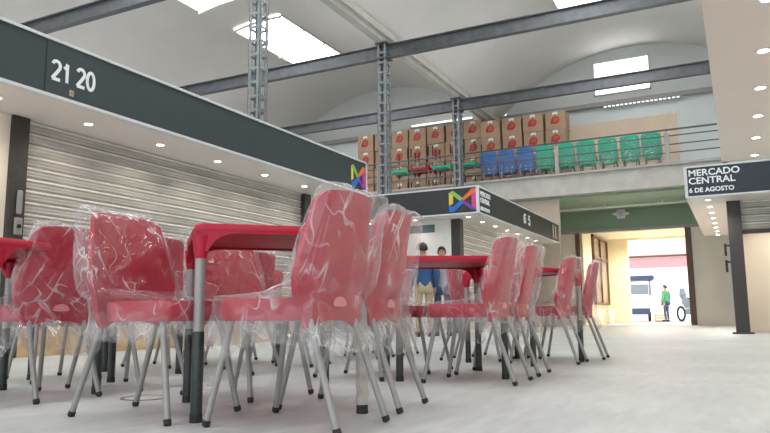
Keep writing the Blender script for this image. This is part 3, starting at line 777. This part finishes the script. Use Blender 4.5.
# stacked chairs (each chair its own object)
def recolour(proto, m, bag):
    c = copy_tree(proto)
    for ch in children(c):
        if ch.name.startswith(('seat.', 'backrest')) and not ch.name.startswith('seat_frame'):
            ch.data = ch.data.copy(); ch.data.materials[0] = m
            for g in children(ch): g.data = g.data.copy(); g.data.materials[0] = M['tape']
        if ch.name.startswith('plastic_cover'): ch.data = bag
    return c
smallbags = [bag_mesh(40+s, True) for s in range(3)]
red_proto_wide = copy_tree(red_proto)
for ch in children(red_proto_wide):
    if ch.name.startswith('backrest'):
        ch.data = make_backrest(True).mesh('wide_backrest', M['red'], True)
M['film2'] = M['film'].copy(); M['film2'].name = 'thin_plastic_film'
for nd in M['film2'].node_tree.nodes:
    if nd.type == 'MATH' and nd.operation == 'MULTIPLY_ADD' and abs(nd.inputs[1].default_value-FILM[2]) < 1e-4: nd.inputs[1].default_value = .10
    if nd.type == 'MATH' and nd.operation == 'MULTIPLY_ADD' and abs(nd.inputs[1].default_value-FILM[1]) < 1e-4: nd.inputs[1].default_value = .07; nd.inputs[2].default_value = .01
for nd in M['film2'].node_tree.nodes:
    if nd.type == 'MIX_SHADER' and abs(nd.inputs[0].default_value-.07) < 1e-4: nd.inputs[0].default_value = .02
for b_ in smallbags:
    b_.materials[0] = M['film2']
    for v_ in b_.vertices:
        v_.co.x *= 1.17
blue_p = recolour(red_proto_wide, M['blue'], smallbags[0]); green_p = recolour(red_proto_wide, M['green'], smallbags[1])
for o_ in [red_proto_wide]+[c for c in D.objects if c.parent is red_proto_wide]+[g for c in D.objects if c.parent is red_proto_wide for g in D.objects if g.parent is c]: D.objects.remove(o_)
used = {id(blue_p): False, id(green_p): False}
SX = [(-7.02, 'blue'), (-6.41, 'blue'), (-5.80, 'blue'), (-5.17, 'green'), (-4.53, 'green'), (-3.90, 'green'), (-3.27, 'green'), (-2.63, 'green'), (-2.02, 'green')]
ORD = ['bottom', 'second', 'third', 'top']
wh = {-7.02: 'beside the lattice column', -6.41: 'in the middle blue stack', -5.80: 'of the blue stack touching the green ones',
      -5.17: 'of the green stack touching the blue ones', -4.53: 'of the second green stack, behind a railing post', -3.90: 'of the third green stack from the blue ones',
      -3.27: 'of the fourth green stack from the blue ones', -2.63: 'of the fifth green stack from the blue ones', -2.02: 'of the last green stack, nearest the lettered sign'}
rn = random.Random(4)
for x, cn in SX:
    pr_ = blue_p if cn == 'blue' else green_p
    jx = rn.uniform(-.02, .02)
    for k in range(4):
        o = pr_ if not used[id(pr_)] else copy_tree(pr_)
        used[id(pr_)] = True
        o.location = (x+jx, 21.55-.012*k, ZM+.085*k); o.rotation_euler = (0, 0, 0); o.scale = (1.05, 1, 1)
        for ch in children(o):
            if ch.name.startswith('plastic_cover'):
                ch.data = smallbags[(k+int(x*10)) % 3]
        tag(o, f'{cn} stacked chair, {ORD[k]} one {wh[x]}', 'chair', f'stacked {cn} chairs on the mezzanine')
# tables stored on the mezzanine, an upright one carrying an inverted one
for i, (x, cn) in enumerate(((-10.2, 'green'), (-9.42, 'red'), (-8.62, 'green'), (-7.75, 'green'))):
    for up in (0, 1):
        o = copy_tree(tp)
        for ch in children(o):
            if ch.name.startswith(('tabletop', 'apron')) and cn == 'green':
                ch.data = ch.data.copy(); ch.data.materials[0] = M['green']
        o.location = (x, 21.5, ZM if not up else ZM+.748*2+.002); o.rotation_euler = (0 if not up else PI, 0, 0)
        wl = ('first of the mezzanine row', 'beside the second column', 'just before the far column', 'beside the blue chair stacks')[i]
        tag(o, (f'upside-down {cn} table resting on another, ' if up else f'upright {cn} table carrying an inverted one, ')+wl, 'table', 'tables stored on the mezzanine')
# cartons
def carton():
    o = empty('cardboard_box', (0, 0, 0))
    b = MB().box(-.335, .335, -.30, .30, 0, .655).build('carton', M['card'], o, bevel=.012)
    lg = MB()
    pts = [(math.cos(2*PI*k/22)*.145, -.304, .335+math.sin(2*PI*k/22)*.145) for k in range(22)]
    lg.poly(pts, (0, -.003, 0)); lg.poly([(-.14, -.304, .36), (-.165, -.304, .20), (-.04, -.304, .22)], (0, -.003, 0))
    lg.build('round_logo', M['logo_red'], o)
    sw = MB(); sw.path([(-.02, -.309, .30), (.05, -.309, .31), (.07, -.309, .37), (.02, -.309, .41), (-.03, -.309, .37), (-.05, -.309, .28)], .008, n=6)
    sw.build('logo_swirl', M['card'], o)
    MB().box(-.09, .09, -.306, -.300, .535, .63).build('label', M['tape'], o)
    MB().box(-.03, .03, -.3065, -.300, .515, .545).build('hand_hole', M['tip'], o)
    MB().box(-.04, .04, -.30, .30, .656, .659).build('packing_tape', M['tape'], o)
    return o
cb = carton(); usedc = False
rowname = ['floor row', 'second row up', 'third row up', 'top row']
rn = random.Random(9)
gl = [-12.32+.72*k for k in range(7)]; gr = [-7.27+.745*k for k in range(4)]
ordn = ['first', 'second', 'third', 'fourth', 'fifth', 'sixth', 'seventh']
for gi, (xs, z_off) in enumerate(((gl, 0.0), (gr, 0.0))):
    for c, x in enumerate(xs):
        for row in range(4):
            if not usedc: o = cb; usedc = True
            else: o = copy_tree(cb)
            o.location = (x+rn.uniform(-.012, .012), 22.95+rn.uniform(-.05, .05) - (.25 if gi else 0), ZM+(.62 if gi else .66)*row); o.scale = (1, 1, .94 if gi else 1); o.rotation_euler = (0, 0, rn.uniform(-.015, .015))
            side = 'long carton wall' if gi == 0 else 'short carton wall behind blue chairs'
            tag(o, f'red-logo carton, {rowname[row]}, {ordn[c]} column of the {side}', 'box', 'brown cartons stacked on the mezzanine')

# ------------------------------------------------------------------ people
def skinned(name, verts, edges, radii, root_i, m, parent, sub=2):
    me = D.meshes.new(name); me.from_pydata([tuple(v) for v in verts], edges, []); me.update()
    o = D.objects.new(name, me); COL.objects.link(o); o.parent = parent
    sk = o.modifiers.new('skin', 'SKIN'); sk.use_smooth_shade = True
    if not me.skin_vertices:
        bm = bmesh.new(); bm.from_mesh(me); bm.verts.layers.skin.verify(); bm.to_mesh(me); bm.free()
    for i, rr in enumerate(radii):
        me.skin_vertices[0].data[i].radius = rr if isinstance(rr, tuple) else (rr, rr)
        me.skin_vertices[0].data[i].use_root = (i == root_i)
    o.modifiers.new('sub', 'SUBSURF').levels = sub; o.modifiers['sub'].render_levels = sub
    me.materials.append(m)
    return o
def person(loc, rz, label, shirt, trousers, h=1.7, bent=0.0, scale=1.0, head_turn=0.0):
    o = empty('person', loc, rz); tag(o, label, 'person')
    s = h/1.72
    V = {}; names = []; rad = []; ed = []
    def j(n, p, r_, par=None):
        V[n] = len(names); names.append(Vector(p)*s); rad.append((r_*s, r_*s) if not isinstance(r_, tuple) else (r_[0]*s, r_[1]*s))
        if par: ed.append((V[par], V[n]))
    j('pelvis', (0, 0, .94), (.145, .11)); j('waist', (0, 0, 1.08), (.135, .10), 'pelvis'); j('chest', (0, -.01, 1.27), (.165, .115), 'waist')
    j('collar', (0, -.005, 1.42), (.10, .075), 'chest'); j('neck', (0, .01, 1.49), .052, 'collar'); j('jaw', (0, .03, 1.56), (.06, .07), 'neck'); j('skull', (0, .02, 1.635), (.074, .088), 'jaw'); j('crown', (0, .01, 1.69), (.045, .055), 'skull')
    for sg, sd in ((-1, 'l'), (1, 'r')):
        j('sh'+sd, (sg*.18, -.01, 1.39), .062, 'collar'); j('el'+sd, (sg*.235, -.03, 1.12), .045, 'sh'+sd); j('wr'+sd, (sg*.225, .08, .89), .03, 'el'+sd)
        j('palm'+sd, (sg*.22, .11, .82), (.018, .038), 'wr'+sd)
        for q, (dy, ln, rz_) in enumerate(((.035, .075, 0), (.012, .085, 0), (-.012, .08, 0), (-.032, .062, 0))):
            j(f'k{q}{sd}', (sg*.216, .118+dy, .785-.002*q), .0095, 'palm'+sd); j(f'm{q}{sd}', (sg*.205, .125+dy, .785-ln*.55), .009, f'k{q}{sd}'); j(f't{q}{sd}', (sg*.19, .125+dy, .785-ln), .0075, f'm{q}{sd}')
        j('th'+sd, (sg*.20, .155, .83), .011, 'palm'+sd); j('tt'+sd, (sg*.19, .175, .79), .009, 'th'+sd)
        j('hip'+sd, (sg*.085, 0, .88), (.085, .095), 'pelvis'); j('kn'+sd, (sg*.105, .02, .48), .055, 'hip'+sd); j('an'+sd, (sg*.115, -.02, .09), .038, 'kn'+sd)
        j('toe'+sd, (sg*.125, .14, .035), (.04, .028), 'an'+sd)
    body = skinned('body', list(names), list(ed), list(rad), 0, M['skin'], o, 2)
    j('crotch', (0, 0, .87), (.135, .105), 'pelvis'); ed.append((V['crotch'], V['hipl'])); ed.append((V['crotch'], V['hipr']))
    def piece(nm, keys, grow, m, extra=()):
        idx = {V[k]: i for i, k in enumerate(keys)}
        vs = [names[V[k]] for k in keys]
        es = [(idx[a], idx[b]) for a, b in ed if a in idx and b in idx]
        rr = [(rad[V[k]][0]+grow, rad[V[k]][1]+grow) for k in keys]
        return skinned(nm, vs, es, rr, 0, m, o, 2)
    j('hem', (0, 0, .85), (.155, .12), 'pelvis')
    piece('shirt', ['hem', 'pelvis', 'waist', 'chest', 'collar', 'shl', 'ell', 'wrl', 'shr', 'elr', 'wrr'], .030, M[shirt])
    piece('trousers', ['crotch', 'hipl', 'knl', 'anl', 'hipr', 'knr', 'anr'], .004, M[trousers])
    for sg in (-1, 1):
        MB().rings([[(sg*.12*s+.05*s*math.cos(t*PI/8), (.06+.125*math.sin(t*PI/8)*q)*s, z*s) for t in range(16)] for q, z in ((1, 0), (1, .03), (.85, .07), (.5, .10))], True, True).build('shoe', M['shoe'], o, smooth=True)
    hr = MB(); rg = []
    hd = Vector((0, .005, 1.635))*s
    for i in range(9):
        a = -.25+(PI/2+.25)*i/8
        ring = []
        for k in range(20):
            t = 2*PI*k/20; front = max(0, math.sin(t))
            zz = math.sin(a)*.095-max(0, -math.sin(t))*.05*(1-i/8); lift = front*.07*(1-i/8)
            ring.append(tuple(hd+Vector((math.cos(t)*.084*math.cos(a), math.sin(t)*.100*math.cos(a)-.004, zz+lift))*s))
        rg.append(ring)
    hr.rings(rg, True, True).build('hair', M['hair'], o, smooth=True)
    fc = MB()
    fc.tube(Vector((0, .115, 1.615))*s, Vector((0, .138, 1.59))*s, .009*s, .014*s, n=8).build('nose', M['skin'], o, smooth=True)
    for sg in (-1, 1):
        MB().rings([[(sg*.03*s+.013*s*math.cos(t*PI/5), .104*s, (1.632)*s+.007*s*math.sin(t*PI/5)) for t in range(10)], [(sg*.03*s+.008*s*math.cos(t*PI/5), .112*s, (1.632)*s+.005*s*math.sin(t*PI/5)) for t in range(10)]], True, True).build('eye', M['tip'], o)
        MB().box(sg*.03*s-.017*s, sg*.03*s+.017*s, .10*s, .112*s, 1.648*s, 1.654*s).build('eyebrow', M['hair'], o)
        MB().rings([[(sg*(.078+.008*q)*s, (.01+.02*math.cos(t*PI/5)*(1-.3*q))*s, (1.615+.032*math.sin(t*PI/5)*(1-.2*q))*s) for t in range(10)] for q in (0, 1, 2)], True, True).build('ear', M['skin'], o, smooth=True)
    MB().box(-.026*s, .026*s, .098*s, .108*s, 1.556*s, 1.566*s).build('mouth', M['emblem'], o, bevel=.003)
    return o
person((-5.12, 11.6, 0), R(35), 'person in blue shirt and khaki trousers standing behind the second table', 'shirt', 'khaki', 1.70)
person((-4.96, 12.1, 0), R(200), 'dark-haired person facing the camera before the white stall wall, seen above the tabletop', 'shirt2', 'jeans', 1.655)
person((-2.95, 33.4, 0), R(60), 'person in green shirt walking on the bright street outside', 'shirt3', 'jeans', 1.62)

# ------------------------------------------------------------------ street outside
struct('ground_street', MB().box(-20, 14, 29.2, 46, -.3, -.02), M['street'])
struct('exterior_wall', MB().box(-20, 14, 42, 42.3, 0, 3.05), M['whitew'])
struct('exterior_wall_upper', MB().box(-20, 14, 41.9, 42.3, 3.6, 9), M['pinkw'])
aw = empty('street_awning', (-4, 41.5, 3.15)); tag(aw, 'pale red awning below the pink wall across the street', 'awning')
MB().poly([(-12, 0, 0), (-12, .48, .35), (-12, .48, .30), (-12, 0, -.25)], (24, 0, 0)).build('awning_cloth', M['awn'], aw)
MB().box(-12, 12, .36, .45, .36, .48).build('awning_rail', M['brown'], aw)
v = empty('street_cart', (-4.35, 35.6, 0)); tag(v, 'white service cart with dark blue canopy parked on the street', 'cart')
v.rotation_euler = (0, 0, R(8)); v.scale = (.72, .8, 1.12)
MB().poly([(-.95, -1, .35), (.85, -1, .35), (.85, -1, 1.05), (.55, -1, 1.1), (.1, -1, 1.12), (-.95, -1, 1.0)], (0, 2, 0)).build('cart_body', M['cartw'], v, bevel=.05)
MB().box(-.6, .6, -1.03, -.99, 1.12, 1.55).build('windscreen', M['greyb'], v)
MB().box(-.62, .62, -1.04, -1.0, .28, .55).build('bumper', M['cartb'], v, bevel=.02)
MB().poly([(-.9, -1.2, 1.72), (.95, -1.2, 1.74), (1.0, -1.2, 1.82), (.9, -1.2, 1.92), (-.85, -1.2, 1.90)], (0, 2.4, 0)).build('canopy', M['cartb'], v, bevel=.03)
for sx in (-.85, .72):
    for sy in (-1, 1): MB().tube((sx, sy*.95, 1.0), (sx, sy*.95, 1.75), .03).build('canopy_post', M['cartb'], v)
for sx in (-.6, .6):
    for sy in (-.75, .75):
        MB().rings([[(sx+dx, sy+math.cos(2*PI*k/20)*rr, .27+math.sin(2*PI*k/20)*rr) for k in range(20)] for dx, rr in ((-.07, .2), (-.06, .27), (.06, .27), (.07, .2))], True, True).build('wheel', M['tip'], v, smooth=True)
for x, y, z0, lab in ((-3.25, 33.9, 0, 'orange crate on the street beside the green-shirted person'),):
    b = empty('street_crate', (x, y, z0)); tag(b, lab, 'crate')
    cr = MB()
    for zz in (0, .12, .24): cr.box(-.25, .25, -.2, -.18, zz, zz+.09).box(-.25, .25, .18, .2, zz, zz+.09).box(-.25, -.23, -.2, .2, zz, zz+.09).box(.23, .25, -.2, .2, zz, zz+.09)
    cr.box(-.25, .25, -.2, .2, 0, .02); cr.build('slatted_sides', M['orange'], b)
    for sx in (-1, 1):
        for sy in (-1, 1): MB().box(sx*.24-.02, sx*.24+.02, sy*.19-.02, sy*.19+.02, 0, .36).build('corner_post', M['orange'], b)
# parked motorbike
mbk = empty('motorcycle', (-2.05, 34.3, 0)); tag(mbk, 'blue-grey motorcycle parked on the street by the exit jamb', 'motorcycle'); mbk.rotation_euler = (0, 0, R(130)); mbk.scale = (1, 1, 1.15)
for x in (-.62, .62):
    tr = []
    for i in range(25):
        a = 2*PI*i/24; tr.append((x+math.cos(a)*.27, 0, .3+math.sin(a)*.27))
    wl = MB().path(tr, .045, n=8).build('wheel', M['tip'], mbk, smooth=True)
    sp = MB()
    for k in range(8): sp.tube((x, 0, .3), (x+math.cos(k*PI/4)*.26, 0, .3+math.sin(k*PI/4)*.26), .008, n=6)
    sp.build('spokes', M['trim'], wl)
MB().poly([(-.6, -.1, .62), (-.2, -.1, .50), (.25, -.1, .52), (.42, -.1, .80), (.30, -.1, 1.0), (.02, -.1, .88), (-.25, -.1, .80), (-.75, -.1, .88)], (0, .2, 0)).build('fuel_tank', M['greyb'], mbk, bevel=.04)
MB().poly([(-.8, -.12, .88), (-.2, -.12, .82), (-.05, -.12, .9), (-.3, -.12, .95), (-.8, -.12, .98)], (0, .24, 0)).build('saddle', M['tip'], mbk, bevel=.03)
MB().path([(.62, 0, .3), (.42, 0, 1.0)], .03).path([(.38, -.3, 1.12), (.42, 0, 1.02), (.38, .3, 1.12)], .015).build('fork', M['trim'], mbk)
MB().poly([(.40, -.14, .85), (.52, -.12, 1.0), (.42, -.1, 1.32), (.34, -.14, 1.05)], (0, .26, 0)).build('fairing', M['greyb'], mbk, bevel=.03)
MB().box(-.25, .2, -.1, .1, .26, .5).build('engine', M['greyb'], mbk, bevel=.04)

# floor inspection plate
MB_ = MB()
o = empty('floor_cover', (-2.62, 2.55, 0)); tag(o, 'round metal cover set in the floor between the near chairs', 'floor cover')
MB().rings([[(math.cos(2*PI*k/28)*rr, math.sin(2*PI*k/28)*rr, z) for k in range(28)] for rr, z in ((.115, .0005), (.115, .003), (.10, .003), (.10, .001))], False, False).build('cover_ring', mat('rusty_ring', (.20, .15, .11), .7, var=.2, scale=30), o)
MB().rings([[(math.cos(2*PI*k/28)*rr, math.sin(2*PI*k/28)*rr, z) for k in range(28)] for rr, z in ((.098, .0005), (.098, .002))], False, True).build('cover_plate', M['floor'], o)
